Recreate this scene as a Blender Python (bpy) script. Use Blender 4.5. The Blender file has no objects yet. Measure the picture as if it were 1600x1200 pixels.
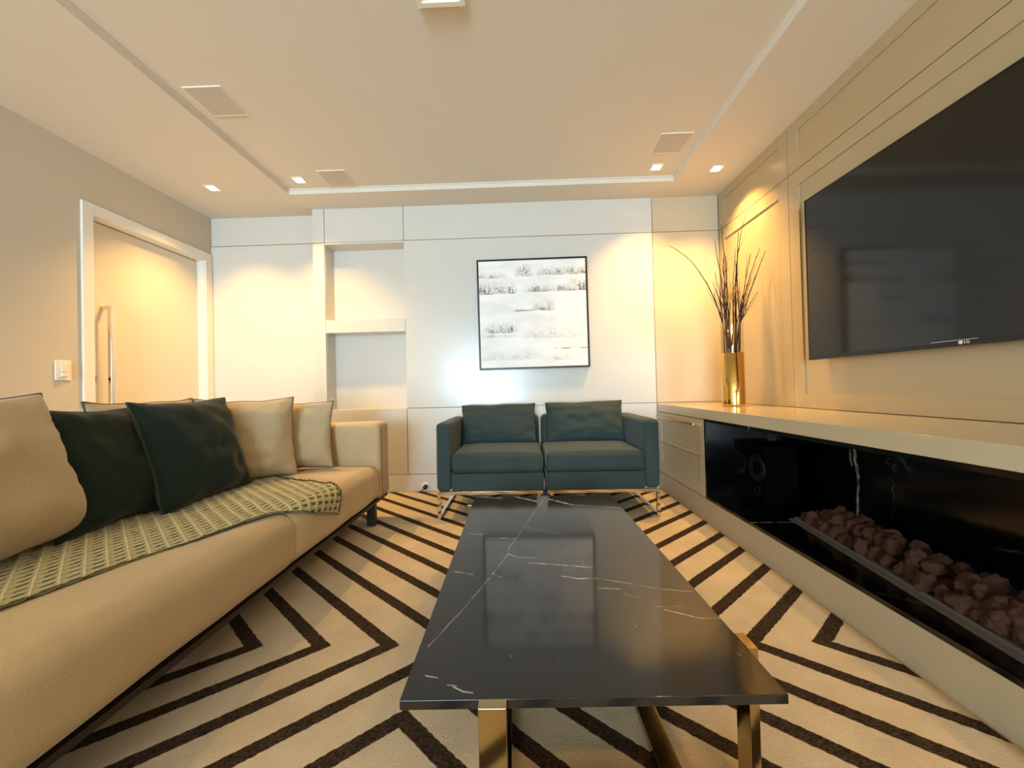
import bpy, bmesh, math, random
from mathutils import Vector, Matrix, noise
R = math.radians
random.seed(7)
scene = bpy.context.scene
COL = scene.collection

# ---------------------------------------------------------------- camera
F_PX = 585.0                                  # focal length for a 1600 px wide frame
YAW, PITCH, ROLL = -0.02286, 0.01042, 0.02355
CAM_H = 0.93
cd = bpy.data.cameras.new('camera'); cam = bpy.data.objects.new('camera', cd); COL.objects.link(cam)
cd.sensor_fit = 'HORIZONTAL'; cd.sensor_width = 36.0; cd.lens = F_PX / 1600 * 36; cd.clip_start = 0.02
fw = Vector((math.sin(YAW)*math.cos(PITCH), math.cos(YAW)*math.cos(PITCH), math.sin(PITCH)))
rt0 = Vector((math.cos(YAW), -math.sin(YAW), 0)); dn0 = fw.cross(rt0)
rt = math.cos(ROLL)*rt0 + math.sin(ROLL)*dn0; dn = -math.sin(ROLL)*rt0 + math.cos(ROLL)*dn0
cam.matrix_world = Matrix(((rt.x, -dn.x, -fw.x, 0), (rt.y, -dn.y, -fw.y, 0), (rt.z, -dn.z, -fw.z, CAM_H), (0, 0, 0, 1)))
scene.camera = cam

# ---------------------------------------------------------------- world, daylight, exposure
w = bpy.data.worlds.new('world'); scene.world = w; w.use_nodes = True
w.node_tree.nodes['Background'].inputs[0].default_value = (0.75, 0.86, 1, 1)
w.node_tree.nodes['Background'].inputs[1].default_value = 0.6
vs = scene.view_settings
vs.view_transform = 'Standard'; vs.look = 'None'; vs.gamma = 1.0; vs.use_curve_mapping = False
vs.exposure = 0.0
DAY_W = 580.0                                 # daylight through the glazed opening behind the camera
SPOT_W = 135.0                                 # each recessed halogen spot
SPOT_COL = (1.0, 0.57, 0.17)
ld = bpy.data.lights.new('daylight', 'AREA'); ld.shape = 'RECTANGLE'; ld.size = 2.3; ld.size_y = 2.0
ld.energy = DAY_W; ld.color = (0.60, 0.83, 1.0)
lo = bpy.data.objects.new('daylight', ld); COL.objects.link(lo)
lo.location = (-1.25, -6.43, 1.15); lo.rotation_euler = (R(90), 0, 0)      # area lights shine along -Z: turned towards +Y

# ---------------------------------------------------------------- dimensions
XL, XR, YB, YREC, YF = -2.93, 1.81, 3.39, 3.50, -6.5
ZC, ZT = 2.615, 2.66                          # ceiling border, raised tray
TX0, TX1, TY0, TY1 = -1.93, 1.31, -1.6, 3.12

# ---------------------------------------------------------------- materials
def lin(c):
    c = c/255.0
    return c/12.92 if c <= 0.04045 else ((c+0.055)/1.055)**2.4
def rgb(r, g, b): return (lin(r), lin(g), lin(b), 1)
class NT:
    def __init__(s, name):
        s.m = bpy.data.materials.new(name); s.m.use_nodes = True; s.t = s.m.node_tree
        s.b = s.t.nodes['Principled BSDF']
    def n(s, typ, **kw):
        nd = s.t.nodes.new(typ)
        for k, v in kw.items(): setattr(nd, k, v)
        return nd
    def l(s, a, b): s.t.links.new(a, b)
    def put(s, sock, v):
        if hasattr(v, 'is_linked') or isinstance(v, bpy.types.NodeSocket): s.l(v, sock)
        else: sock.default_value = v
    def math(s, op, a, b=0.0, c=0.0, clamp=False):
        nd = s.n('ShaderNodeMath', operation=op, use_clamp=clamp)
        s.put(nd.inputs[0], a); s.put(nd.inputs[1], b); s.put(nd.inputs[2], c)
        return nd.outputs[0]
    def mix(s, f, a, b):
        nd = s.n('ShaderNodeMix', data_type='RGBA')
        s.put(nd.inputs[0], f); s.put(nd.inputs[6], a); s.put(nd.inputs[7], b)
        return nd.outputs[2]
    def coord(s, which='Object'):
        return s.n('ShaderNodeTexCoord').outputs[which]
    def xyz(s, v):
        nd = s.n('ShaderNodeSeparateXYZ'); s.l(v, nd.inputs[0]); return nd.outputs
    def mapv(s, v, scale=(1, 1, 1), loc=(0, 0, 0)):
        nd = s.n('ShaderNodeMapping'); s.l(v, nd.inputs[0]); nd.inputs[3].default_value = scale; nd.inputs[1].default_value = loc
        return nd.outputs[0]
    def noise(s, v, scale, detail=2.0, rough=0.5):
        nd = s.n('ShaderNodeTexNoise'); s.l(v, nd.inputs['Vector']); nd.inputs['Scale'].default_value = scale
        nd.inputs['Detail'].default_value = detail; nd.inputs['Roughness'].default_value = rough
        return nd.outputs['Fac']
    def ramp(s, f, lo, hi, a=0.0, b=1.0):
        nd = s.n('ShaderNodeMapRange', interpolation_type='SMOOTHSTEP'); s.l(f, nd.inputs[0])
        nd.inputs[1].default_value = lo; nd.inputs[2].default_value = hi; nd.inputs[3].default_value = a; nd.inputs[4].default_value = b
        return nd.outputs[0]
    def bump(s, h, strength=0.3, dist=0.002):
        nd = s.n('ShaderNodeBump'); s.l(h, nd.inputs['Height']); nd.inputs['Strength'].default_value = strength
        nd.inputs['Distance'].default_value = dist; s.l(nd.outputs[0], s.b.inputs['Normal'])
    def set(s, **kw):
        for k, v in kw.items(): s.put(s.b.inputs[k.replace('_', ' ')], v)
        return s
def simple(name, col, rough=0.5, metal=0.0, var=0.0, vscale=4.0, bump=0.0, bscale=300.0, bdist=0.001, spec=0.5):
    t = NT(name); t.set(Roughness=rough, Metallic=metal); t.b.inputs['Specular IOR Level'].default_value = spec
    o = t.coord()
    if var:
        f = t.noise(o, vscale, 4.0)
        c2 = tuple(x*(1-var) for x in col[:3])+(1,)
        t.set(Base_Color=t.mix(f, c2, col))
    else: t.set(Base_Color=col)
    if bump: t.bump(t.noise(o, bscale, 3.0), bump, bdist)
    return t.m
def fabric(name, col, var=0.2, weave=620.0, bump=0.28, sheen=0.25, rough=0.9):
    t = NT(name); o = t.coord()
    a = t.noise(t.mapv(o, (1, 1, 0.15)), weave, 1.0); b = t.noise(t.mapv(o, (0.15, 1, 1)), weave, 1.0)
    th = t.math('ADD', a, b)
    big = t.noise(o, 5.0, 3.0)
    f = t.math('MULTIPLY_ADD', th, 0.45, t.math('MULTIPLY', big, 0.4), clamp=True)
    dk = tuple(x*(1-var*2.2) for x in col[:3])+(1,); lt = tuple(min(1, x*(1+var)) for x in col[:3])+(1,)
    t.set(Base_Color=t.mix(f, dk, lt), Roughness=rough, Sheen_Weight=sheen)
    t.b.inputs['Sheen Roughness'].default_value = 0.4; t.b.inputs['Specular IOR Level'].default_value = 0.25
    t.bump(th, bump, 0.0015)
    return t.m
M = {}
M['ceiling'] = simple('ceiling_paint', rgb(226, 219, 206), 0.85, var=0.03, bump=0.05, bscale=120)
M['wallpaint'] = simple('wall_paint', rgb(206, 197, 180), 0.8, var=0.04, bump=0.08, bscale=150)
M['lacquer'] = simple('panel_lacquer', rgb(214, 211, 203), 0.22, var=0.02, vscale=2.0, bump=0.04, bscale=9.0, bdist=0.004)
M['lacquer_dim'] = simple('dim_panel_lacquer', rgb(200, 187, 160), 0.24, var=0.02, vscale=2.0)  # right-hand back-wall column: weaker daylight there put into the lacquer colour
M['lacquer_beige'] = simple('beige_lacquer', rgb(184, 164, 128), 0.24, var=0.02, vscale=2.0)
M['groove'] = simple('groove_backing', rgb(120, 108, 92), 0.8, var=0.05)
M['door'] = simple('door_lacquer', rgb(226, 218, 204), 0.4, var=0.02)
M['white'] = simple('white_plastic', rgb(238, 234, 226), 0.35)
M['stone_top'] = simple('counter_stone', rgb(198, 182, 150), 0.12, var=0.06, vscale=6.0)
M['stone_matt'] = simple('plinth_stone', rgb(180, 162, 130), 0.45, var=0.06, vscale=7.0)
M['floor'] = simple('floor_tile', rgb(214, 204, 188), 0.2, var=0.05)
M['steel'] = simple('brushed_steel', rgb(190, 180, 165), 0.28, 1.0)
M['chrome'] = simple('chrome', rgb(225, 220, 212), 0.09, 1.0)
M['brass'] = simple('polished_brass', rgb(186, 166, 122), 0.10, 1.0, var=0.1, vscale=9.0)
M['darkwood'] = simple('dark_wood', rgb(34, 20, 14), 0.4, var=0.3, vscale=30.0)
M['black'] = simple('black_plastic', rgb(14, 14, 14), 0.35)
M['matteblack'] = simple('speaker_cabinet_black', rgb(4, 4, 4), 0.85, spec=0.03)
M['tvframe'] = simple('tv_bezel', rgb(12, 12, 13), 0.25)
M['screen'] = simple('tv_screen', rgb(9, 9, 9), 0.10, spec=0.55)
M['logo'] = simple('logo_silver', rgb(225, 225, 225), 0.4)
M['red'] = simple('standby_red', rgb(90, 12, 10), 0.3)
M['linen'] = fabric('sofa_linen', rgb(198, 174, 134))
M['linen2'] = fabric('cushion_linen', rgb(198, 178, 144)  , weave=380)
M['piping'] = fabric('cushion_piping', rgb(110, 92, 70)  , weave=380)
M['green'] = fabric('loveseat_wool', rgb(56, 68, 66), var=0.24, sheen=0.15)
M['greenpipe'] = fabric('loveseat_piping', rgb(30, 42, 36), sheen=0.1)
M['dkgreen'] = fabric('dark_green_velvet', rgb(27, 41, 33), var=0.15, sheen=0.2)
M['dkpipe'] = fabric('dark_green_piping', rgb(58, 66, 50), sheen=0.2)
M['grille'] = simple('speaker_grille', rgb(206, 198, 184), 0.7, bump=0.6, bscale=900, bdist=0.002)
M['fixture'] = simple('fixture_white', rgb(240, 234, 220), 0.4)
M['twig'] = simple('twig_bark', rgb(54, 31, 20), 0.7, var=0.4, vscale=60)
M['lava'] = simple('lava_rock', rgb(118, 68, 36), 0.95, var=0.5, vscale=25, bump=1.0, bscale=90, bdist=0.006)
M['tray'] = simple('tray_steel', rgb(110, 100, 88), 0.5, 0.3)
M['frameblk'] = simple('picture_frame_black', rgb(22, 18, 16), 0.4)
M['cone'] = simple('speaker_cone', rgb(20, 16, 11), 0.6, spec=0.15)
t = NT('clear_glass'); tp_ = t.n('ShaderNodeBsdfTransparent'); tp_.inputs[0].default_value = (0.97, 0.955, 0.92, 1); gs_ = t.n('ShaderNodeBsdfGlossy'); gs_.inputs['Roughness'].default_value = 0.03
fr_ = t.n('ShaderNodeLayerWeight'); fc_ = t.math('MULTIPLY_ADD', t.math('POWER', fr_.outputs['Facing'], 4.0), 0.55, 0.04); mx_ = t.n('ShaderNodeMixShader'); t.l(fc_, mx_.inputs[0]); t.l(tp_.outputs[0], mx_.inputs[1]); t.l(gs_.outputs[0], mx_.inputs[2])
t.l(mx_.outputs[0], t.t.nodes['Material Output'].inputs[0]); M['glass'] = t.m
t = NT('gold_mirror_glass'); t.set(Base_Color=rgb(214, 172, 98), Roughness=0.06, Metallic=1.0); M['gold'] = t.m
t = NT('lamp_glow'); t.set(Base_Color=(0, 0, 0, 1), Emission_Color=(1.0, 0.80, 0.48, 1), Emission_Strength=14.0); M['glow'] = t.m

# rug: nested chevrons around one cross centre, cut into the pile in cream and dark brown
def rug_mat():
    t = NT('chevron_rug'); o = t.coord(); wob = t.noise(o, 60.0, 2.0)
    x, y, z = t.xyz(o)
    wv = t.math('MULTIPLY_ADD', wob, 0.014, -0.007)
    a = t.math('ABSOLUTE', t.math('ADD', x, 0.353)); b = t.math('ABSOLUTE', t.math('SUBTRACT', y, 1.348))
    g = t.math('ADD', t.math('MULTIPLY_ADD', b, -1.21, a), wv)
    ph = t.math('FRACT', t.math('DIVIDE', t.math('ADD', g, 5.0), 0.25))
    band = t.math('MULTIPLY', t.ramp(ph, 0.400, 0.424), t.ramp(ph, 0.692, 0.716, 1.0, 0.0))
    pile = t.noise(t.mapv(o, (1, 2.2, 1)), 120.0, 4.0, 0.75)
    blot = t.noise(o, 7.0, 4.0)
    cream = t.mix(t.math('MULTIPLY_ADD', pile, 0.55, t.math('MULTIPLY', blot, 0.5)), rgb(158, 136, 106), rgb(236, 216, 184))
    dark = t.mix(t.ramp(pile, 0.35, 0.7), rgb(26, 19, 13), rgb(88, 70, 52))
    t.set(Base_Color=t.mix(band, cream, dark), Roughness=0.95)
    t.b.inputs['Specular IOR Level'].default_value = 0.08
    hgt = t.math('SUBTRACT', pile, t.math('MULTIPLY', band, 0.5))
    t.bump(hgt, 0.7, 0.005)
    return t.m
M['rug'] = rug_mat()

# distance from a point to a segment in the XY plane (node group)
def seg_group():
    g = bpy.data.node_groups.new('segment_distance', 'ShaderNodeTree')
    for nm in ('P', 'A', 'B'): g.interface.new_socket(nm, in_out='INPUT', socket_type='NodeSocketVector')
    g.interface.new_socket('D', in_out='OUTPUT', socket_type='NodeSocketFloat')
    gi = g.nodes.new('NodeGroupInput'); go = g.nodes.new('NodeGroupOutput')
    def vm(op, a, b=None):
        n = g.nodes.new('ShaderNodeVectorMath'); n.operation = op; g.links.new(a, n.inputs[0])
        if b is not None: g.links.new(b, n.inputs[1])
        return n
    pa = vm('SUBTRACT', gi.outputs['P'], gi.outputs['A']).outputs[0]; ba = vm('SUBTRACT', gi.outputs['B'], gi.outputs['A']).outputs[0]
    d1 = vm('DOT_PRODUCT', pa, ba).outputs['Value']; d2 = vm('DOT_PRODUCT', ba, ba).outputs['Value']
    dv = g.nodes.new('ShaderNodeMath'); dv.operation = 'DIVIDE'; dv.use_clamp = True; g.links.new(d1, dv.inputs[0]); g.links.new(d2, dv.inputs[1])
    sc = g.nodes.new('ShaderNodeVectorMath'); sc.operation = 'SCALE'; g.links.new(ba, sc.inputs[0]); g.links.new(dv.outputs[0], sc.inputs['Scale'])
    df = vm('SUBTRACT', pa, sc.outputs[0]).outputs[0]; ln = vm('LENGTH', df).outputs['Value']
    g.links.new(ln, go.inputs[0]); return g
SEG = seg_group()
def marble(name, segs, base, vein, rough, warp=0.012, axes='XY', ambient=0.0):
    """segs: (x0,y0,x1,y1,width,strength) in object coordinates of the slab"""
    t = NT(name); o = t.coord()
    if axes == 'YZ':
        x, y, z = t.xyz(o); cb = t.n('ShaderNodeCombineXYZ'); t.l(y, cb.inputs[0]); t.l(z, cb.inputs[1]); o2 = cb.outputs[0]
    else:
        x, y, z = t.xyz(o); cb = t.n('ShaderNodeCombineXYZ'); t.l(x, cb.inputs[0]); t.l(y, cb.inputs[1]); o2 = cb.outputs[0]
    nz = t.n('ShaderNodeTexNoise'); t.l(o2, nz.inputs['Vector']); nz.inputs['Scale'].default_value = 16; nz.inputs['Detail'].default_value = 4
    sub = t.n('ShaderNodeVectorMath', operation='SUBTRACT'); t.l(nz.outputs['Color'], sub.inputs[0]); sub.inputs[1].default_value = (0.5, 0.5, 0.5)
    sc = t.n('ShaderNodeVectorMath', operation='SCALE'); t.l(sub.outputs[0], sc.inputs[0]); sc.inputs['Scale'].default_value = warp
    ad = t.n('ShaderNodeVectorMath', operation='ADD'); t.l(o2, ad.inputs[0]); t.l(sc.outputs[0], ad.inputs[1])
    fl = t.n('ShaderNodeVectorMath', operation='MULTIPLY'); t.l(ad.outputs[0], fl.inputs[0]); fl.inputs[1].default_value = (1, 1, 0)
    breakup = t.ramp(t.noise(o2, 22.0, 3.0), 0.36, 0.6, 0.25, 1.0)
    acc = None
    for (x0, y0, x1, y1, wd, st) in segs:
        gn = t.n('ShaderNodeGroup'); gn.node_tree = SEG; t.l(fl.outputs[0], gn.inputs[0])
        gn.inputs[1].default_value = (x0, y0, 0); gn.inputs[2].default_value = (x1, y1, 0)
        v = t.math('MULTIPLY', t.ramp(gn.outputs[0], wd*0.25, wd, st, 0.0), 1.0)
        acc = v if acc is None else t.math('MAXIMUM', acc, v)
    if ambient:
        vn = t.n('ShaderNodeTexVoronoi', feature='DISTANCE_TO_EDGE'); t.l(ad.outputs[0], vn.inputs['Vector']); vn.inputs['Scale'].default_value = 2.6
        amb = t.math('MULTIPLY', t.ramp(vn.outputs['Distance'], 0.002, 0.012, ambient, 0.0), t.ramp(t.noise(o2, 3.0), 0.5, 0.65))
        acc = amb if acc is None else t.math('MAXIMUM', acc, amb)
    fac = t.math('MULTIPLY', acc, breakup)
    cloud = t.mix(t.noise(o2, 5.0, 4.0), tuple(c*0.6 for c in base[:3])+(1,), base)
    t.set(Base_Color=t.mix(fac, cloud, vein), Roughness=rough); return t.m

# ---------------------------------------------------------------- mesh helpers
def link(name, me, mat=None, parent=None, smooth=False):
    o = bpy.data.objects.new(name, me); COL.objects.link(o)
    if mat is not None and not me.materials: me.materials.append(M[mat] if isinstance(mat, str) else mat)
    if parent is not None: o.parent = parent
    if smooth: me.polygons.foreach_set('use_smooth', [True]*len(me.polygons))
    return o
def add_box(bm, x0, x1, y0, y1, z0, z1):
    v = [bm.verts.new(p) for p in ((x0,y0,z0),(x1,y0,z0),(x1,y1,z0),(x0,y1,z0),(x0,y0,z1),(x1,y0,z1),(x1,y1,z1),(x0,y1,z1))]
    for f in ((3,2,1,0),(4,5,6,7),(0,1,5,4),(1,2,6,5),(2,3,7,6),(3,0,4,7)): bm.faces.new([v[i] for i in f])
def bm_mesh(bm, name):
    me = bpy.data.meshes.new(name); bm.normal_update(); bm.to_mesh(me); bm.free(); return me
def box(name, x0, x1, y0, y1, z0, z1, mat, parent=None, bevel=0.0, seg=2):
    """box whose coordinates are given in the parent's space"""
    bm = bmesh.new(); add_box(bm, x0, x1, y0, y1, z0, z1)
    o = link(name, bm_mesh(bm, name), mat, parent)
    if bevel: bev(o, bevel, seg)
    return o
def boxes(name, lst, mat, parent=None, bevel=0.0):
    bm = bmesh.new()
    for b in lst: add_box(bm, *b)
    o = link(name, bm_mesh(bm, name), mat, parent)
    if bevel: bev(o, bevel, 2)
    return o
def bev(o, wd, seg=2):
    m = o.modifiers.new('bevel', 'BEVEL'); m.width = wd; m.segments = seg; m.limit_method = 'ANGLE'; m.angle_limit = R(40); m.harden_normals = True
    o.data.polygons.foreach_set('use_smooth', [True]*len(o.data.polygons))
def add_tube(bm, pts, rad, sides=8, cap=True):
    pts = [Vector(p) for p in pts]; n = len(pts)
    rads = rad if isinstance(rad, (list, tuple)) else [rad]*n
    rings = []; prev = None
    for i, p in enumerate(pts):
        d = (pts[min(i+1, n-1)]-pts[max(i-1, 0)]).normalized()
        if prev is None:
            up = Vector((0, 0, 1)) if abs(d.z) < 0.9 else Vector((1, 0, 0))
            a = d.cross(up).normalized()
        else:
            a = (prev - d*prev.dot(d)).normalized()
        prev = a; b = d.cross(a)
        rings.append([bm.verts.new(p + rads[i]*(math.cos(2*math.pi*k/sides)*a + math.sin(2*math.pi*k/sides)*b)) for k in range(sides)])
    for i in range(n-1):
        for k in range(sides):
            bm.faces.new((rings[i][k], rings[i][(k+1) % sides], rings[i+1][(k+1) % sides], rings[i+1][k]))
    if cap:
        bm.faces.new(rings[0][::-1]); bm.faces.new(rings[-1])
def tube(name, pts, rad, mat, parent=None, sides=8, closed=False):
    bm = bmesh.new()
    if closed: pts = list(pts)+[pts[0]]
    add_tube(bm, pts, rad, sides, not closed)
    o = link(name, bm_mesh(bm, name), mat, parent, True); return o
def lathe(name, prof, mat, parent=None, seg=40, axis='Z', loc=(0, 0, 0)):
    bm = bmesh.new(); rings = []
    for (r, z) in prof:
        ring = []
        for k in range(seg):
            a = 2*math.pi*k/seg
            p = (r*math.cos(a), r*math.sin(a), z) if axis == 'Z' else ((z, r*math.cos(a), r*math.sin(a)) if axis == 'X' else (r*math.cos(a), z, r*math.sin(a)))
            ring.append(bm.verts.new(Vector(p)+Vector(loc)))
        rings.append(ring)
    for i in range(len(rings)-1):
        for k in range(seg): bm.faces.new((rings[i][k], rings[i][(k+1) % seg], rings[i+1][(k+1) % seg], rings[i+1][k]))
    bmesh.ops.recalc_face_normals(bm, faces=bm.faces)
    o = link(name, bm_mesh(bm, name), mat, parent, True); return o
def axis_pts(h, r, n, k=4):
    inner = h-r
    return [-h + r*i/k for i in range(k)] + [-inner + 2*inner*i/n for i in range(n+1)] + [inner + r*(i+1)/k for i in range(k)]
def soft_box(name, x0, x1, y0, y1, z0, z1, r, mat, parent=None, n=8, deform=None, wr=0.0, seed=0):
    """rounded upholstery block, optional deform(u,v,w,pos)->pos with u,v,w in -1..1"""
    he = Vector(((x1-x0)/2, (y1-y0)/2, (z1-z0)/2)); c = Vector(((x0+x1)/2, (y0+y1)/2, (z0+z1)/2))
    r = min(r, he.x*0.98, he.y*0.98, he.z*0.98)
    ax = [axis_pts(he[i], r, n) for i in range(3)]
    bm = bmesh.new(); cache = {}
    def vert(q):
        key = tuple(round(v, 5) for v in q)
        if key in cache: return cache[key]
        inner = Vector([max(-(he[i]-r), min(he[i]-r, q[i])) for i in range(3)]); d = Vector(q)-inner
        m = max(abs(d.x), abs(d.y), abs(d.z)); L = d.length
        p = inner + d*(m/L) if L > 1e-9 else Vector(q)
        if deform: p = deform(q[0]/he.x, q[1]/he.y, q[2]/he.z, p)
        p = p + c
        if wr:
            p = p + wr*Vector((noise.noise(p*4.0+Vector((seed, 0, 0))), noise.noise(p*4.0+Vector((0, seed, 3))), noise.noise(p*4.0+Vector((5, 0, seed)))))
        cache[key] = bm.verts.new(p); return cache[key]
    for a in range(3):
        b, d = (a+1) % 3, (a+2) % 3
        for s in (-1, 1):
            for i in range(len(ax[b])-1):
                for j in range(len(ax[d])-1):
                    quad = []
                    for (ii, jj) in ((i, j), (i+1, j), (i+1, j+1), (i, j+1)):
                        q = [0, 0, 0]; q[a] = s*he[a]; q[b] = ax[b][ii]; q[d] = ax[d][jj]; quad.append(vert(q))
                    if s < 0: quad.reverse()
                    bm.faces.new(quad)
    return link(name, bm_mesh(bm, name), mat, parent, True)
def tag(o, label, cat=None, group=None, kind=None):
    o['label'] = label
    if cat: o['category'] = cat
    if group: o['group'] = group
    if kind: o['kind'] = kind
    return o
def thing(name, label, cat, loc=(0, 0, 0), rz=0.0, group=None):
    o = bpy.data.objects.new(name, None); COL.objects.link(o); o.location = loc; o.rotation_euler = (0, 0, rz)
    o.empty_display_size = 0.1
    return tag(o, label, cat, group)
def struct(o, label=None):
    o['kind'] = 'structure'
    if label: o['label'] = label
    return o
def empty_struct(name, label, loc=(0, 0, 0)):
    o = bpy.data.objects.new(name, None); COL.objects.link(o); o.location = loc; return struct(o, label)

# ================================================================ THE ROOM
struct(box('floor', XL-0.2, XR+0.2, YF-0.2, YREC+0.3, -0.1, 0.0, 'floor'), 'pale polished floor under the chevron rug')
# left wall with the door opening
DY0, DY1, DZ = 2.50, 3.42, 2.19
struct(boxes('wall_left', [(XL-0.2, XL, YF-0.2, DY0, 0, 2.75), (XL-0.2, XL, DY1, YREC+0.2, 0, 2.75), (XL-0.2, XL, DY0, DY1, DZ, 2.75),
                           (XL-0.2, XL-0.12, DY0, DY1, 0, DZ)], 'wallpaint'), 'taupe painted wall with the white door')
# back wall: carcass, then each lacquered panel a board of its own with open joints
wb = struct(boxes('wall_back', [(XL-0.2, -1.885, YREC+0.02, 3.85, 0, 2.75), (-1.885, -1.786, 3.408, 3.85, 0, 2.75), (-1.786, -1.027, 3.576, 3.85, 0, 2.75),
                                (-1.027, XR+0.2, 3.408, 3.85, 0, 2.75), (-1.786, -1.027, 3.408, 3.576, 0, 0.754), (-1.786, -1.027, 3.408, 3.576, 2.3035, 2.75)], 'groove'),
            'pale lacquered panel wall behind the green seats')
G = 0.0022
def panel(x0, x1, z0, z1, y0, y1, name='panel', par=wb, mat='lacquer'):
    return box(name, x0+G, x1-G, y0, y1, z0+G, z1-G, mat, par, 0.0012, 1)
for (x0, x1) in ((-1.885, -1.773), (-1.773, -1.04), (-1.04, 1.219), (1.219, XR)):
    mt_ = 'lacquer_dim' if x0 > 1 else 'lacquer'
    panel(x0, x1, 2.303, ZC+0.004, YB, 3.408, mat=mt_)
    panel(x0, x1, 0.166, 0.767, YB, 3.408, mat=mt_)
panel(-1.885, -1.773, 0.767, 2.303, YB, 3.408); panel(-1.04, 1.219, 0.767, 2.303, YB, 3.408); panel(1.219, XR, 0.767, 2.303, YB, 3.408, mat='lacquer_dim')
panel(XL, -1.885, 2.347, ZC+0.004, YREC+0.004, YREC+0.02); panel(XL, -1.885, 0.166, 2.345, YREC, YREC+0.02)
# niche lining and its thick shelf
tag(box('niche_side', -1.785, -1.773, 3.409, 3.575, 0.767, 2.287, 'lacquer', wb), 'left cheek of the open niche')
box('niche_side', -1.04, -1.028, YB+0.02, 3.575, 0.767, 2.287, 'lacquer', wb)
box('niche_back', -1.773, -1.04, 3.563, 3.575, 0.767, 2.287, 'lacquer', wb)
box('niche_bottom', -1.773, -1.04, 3.409, 3.563, 0.755, 0.767, 'lacquer', wb)
box('niche_top', -1.773, -1.04, YB+0.001, 3.563, 2.287, 2.3025, 'lacquer', wb)
tag(box('niche_shelf', -1.773, -1.04, YB+0.0, 3.563, 1.472, 1.588, 'lacquer', wb, 0.0015), 'thick shelf dividing the niche')
struct(box('baseboard_back', -1.885, 1.222, YB-0.004, 3.408, 0, 0.163, 'lacquer', None, 0.001), 'pale skirting board below the panel wall')
struct(box('baseboard_left', XL, XL+0.014, YF, 2.43, 0, 0.14, 'white', None, 0.002), 'white skirting along the taupe wall')
# right wall with shaker panels
wr = struct(box('wall_right', XR+0.018, XR+0.2, YF-0.2, 3.408, 0, 2.75, 'groove'), 'shaker panelled wall that carries the television')
def shaker(y0, y1, z0, z1, m_y0, m_y1, m_z0, m_z1):
    """frame boards around one recessed field; m_* are the margins"""
    y0 += G; y1 -= G; z0 += G; z1 -= G; xa, xb = XR, XR+0.018
    box('stile', xa, xb, y0, y0+m_y0, z0, z1, 'lacquer_beige', wr, 0.001, 1); box('stile', xa, xb, y1-m_y1, y1, z0, z1, 'lacquer_beige', wr, 0.001, 1)
    box('rail', xa, xb, y0+m_y0, y1-m_y1, z0, z0+m_z0, 'lacquer_beige', wr, 0.001, 1); box('rail', xa, xb, y0+m_y0, y1-m_y1, z1-m_z1, z1, 'lacquer_beige', wr, 0.001, 1)
    box('field_panel', xa+0.009, xb, y0+m_y0, y1-m_y1, z0+m_z0, z1-m_z1, 'lacquer_beige', wr)
for (y0, y1) in ((2.522, 3.39), (-0.25, 2.522), (YF, -0.25)):
    shaker(y0, y1, 0.757, 2.29, 0.088, 0.088, 0.088, 0.098)
    shaker(y0, y1, 2.29, ZC+0.004, 0.088, 0.088, 0.085, 0.078)
box('base_panel', XR, XR+0.018, YF, 3.39, 0.0, 0.757, 'lacquer_beige', wr)
# wall behind the camera with the glazed opening that lets the daylight in
WX0, WX1, WZ0, WZ1 = -2.45, -0.05, 0.1, 2.2
struct(boxes('wall_front', [(XL-0.2, WX0, YF-0.2, YF, 0, 2.75), (WX1, XR+0.2, YF-0.2, YF, 0, 2.75), (WX0, WX1, YF-0.2, YF, WZ1, 2.75), (WX0, WX1, YF-0.2, YF, 0, WZ0)], 'wallpaint'),
       'taupe wall with the glazed opening')
w1 = empty_struct('window_1', 'wide glazed opening with slim white frame', (0, YF-0.08, 0))
boxes('window_frame', [(WX0, WX0+0.05, 0, 0.05, WZ0, WZ1), (WX1-0.05, WX1, 0, 0.05, WZ0, WZ1), (-1.28, -1.22, 0, 0.05, WZ0+0.05, WZ1-0.05),
                       (WX0+0.05, WX1-0.05, 0, 0.05, WZ0, WZ0+0.05), (WX0+0.05, WX1-0.05, 0, 0.05, WZ1-0.05, WZ1)], 'white', w1)
box('pane', WX0+0.05, -1.28, 0.02, 0.026, WZ0+0.05, WZ1-0.05, 'glass', w1); box('pane', -1.22, WX1-0.05, 0.02, 0.026, WZ0+0.05, WZ1-0.05, 'glass', w1)
# ceiling: border, raised tray, round the recesses of the spots
SPOTS = [(-2.47, 2.975, ZC), (-1.76, 2.985, ZT), (1.123, 2.988, ZT), (1.578, 2.96, ZC),
         (-2.47, -1.1, ZC), (-1.76, -1.1, ZT), (1.123, -1.1, ZT), (1.578, -1.1, ZC)]
HW = 0.036
def slab(bm, x0, x1, y0, y1, z, th, holes):
    xs = sorted({x0, x1, *[v for h in holes for v in (h[0]-HW, h[0]+HW)]}); ys = sorted({y0, y1, *[v for h in holes for v in (h[1]-HW, h[1]+HW)]})
    for i in range(len(xs)-1):
        for j in range(len(ys)-1):
            cx, cy = (xs[i]+xs[i+1])/2, (ys[j]+ys[j+1])/2
            if any(abs(cx-h[0]) < HW and abs(cy-h[1]) < HW for h in holes): continue
            add_box(bm, xs[i], xs[i+1], ys[j], ys[j+1], z, z+th)
bm = bmesh.new()
lo_h = [s for s in SPOTS if s[2] == ZC]; hi_h = [s for s in SPOTS if s[2] == ZT]
def inside(h, x0, x1, y0, y1): return x0 < h[0] < x1 and y0 < h[1] < y1
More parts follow.
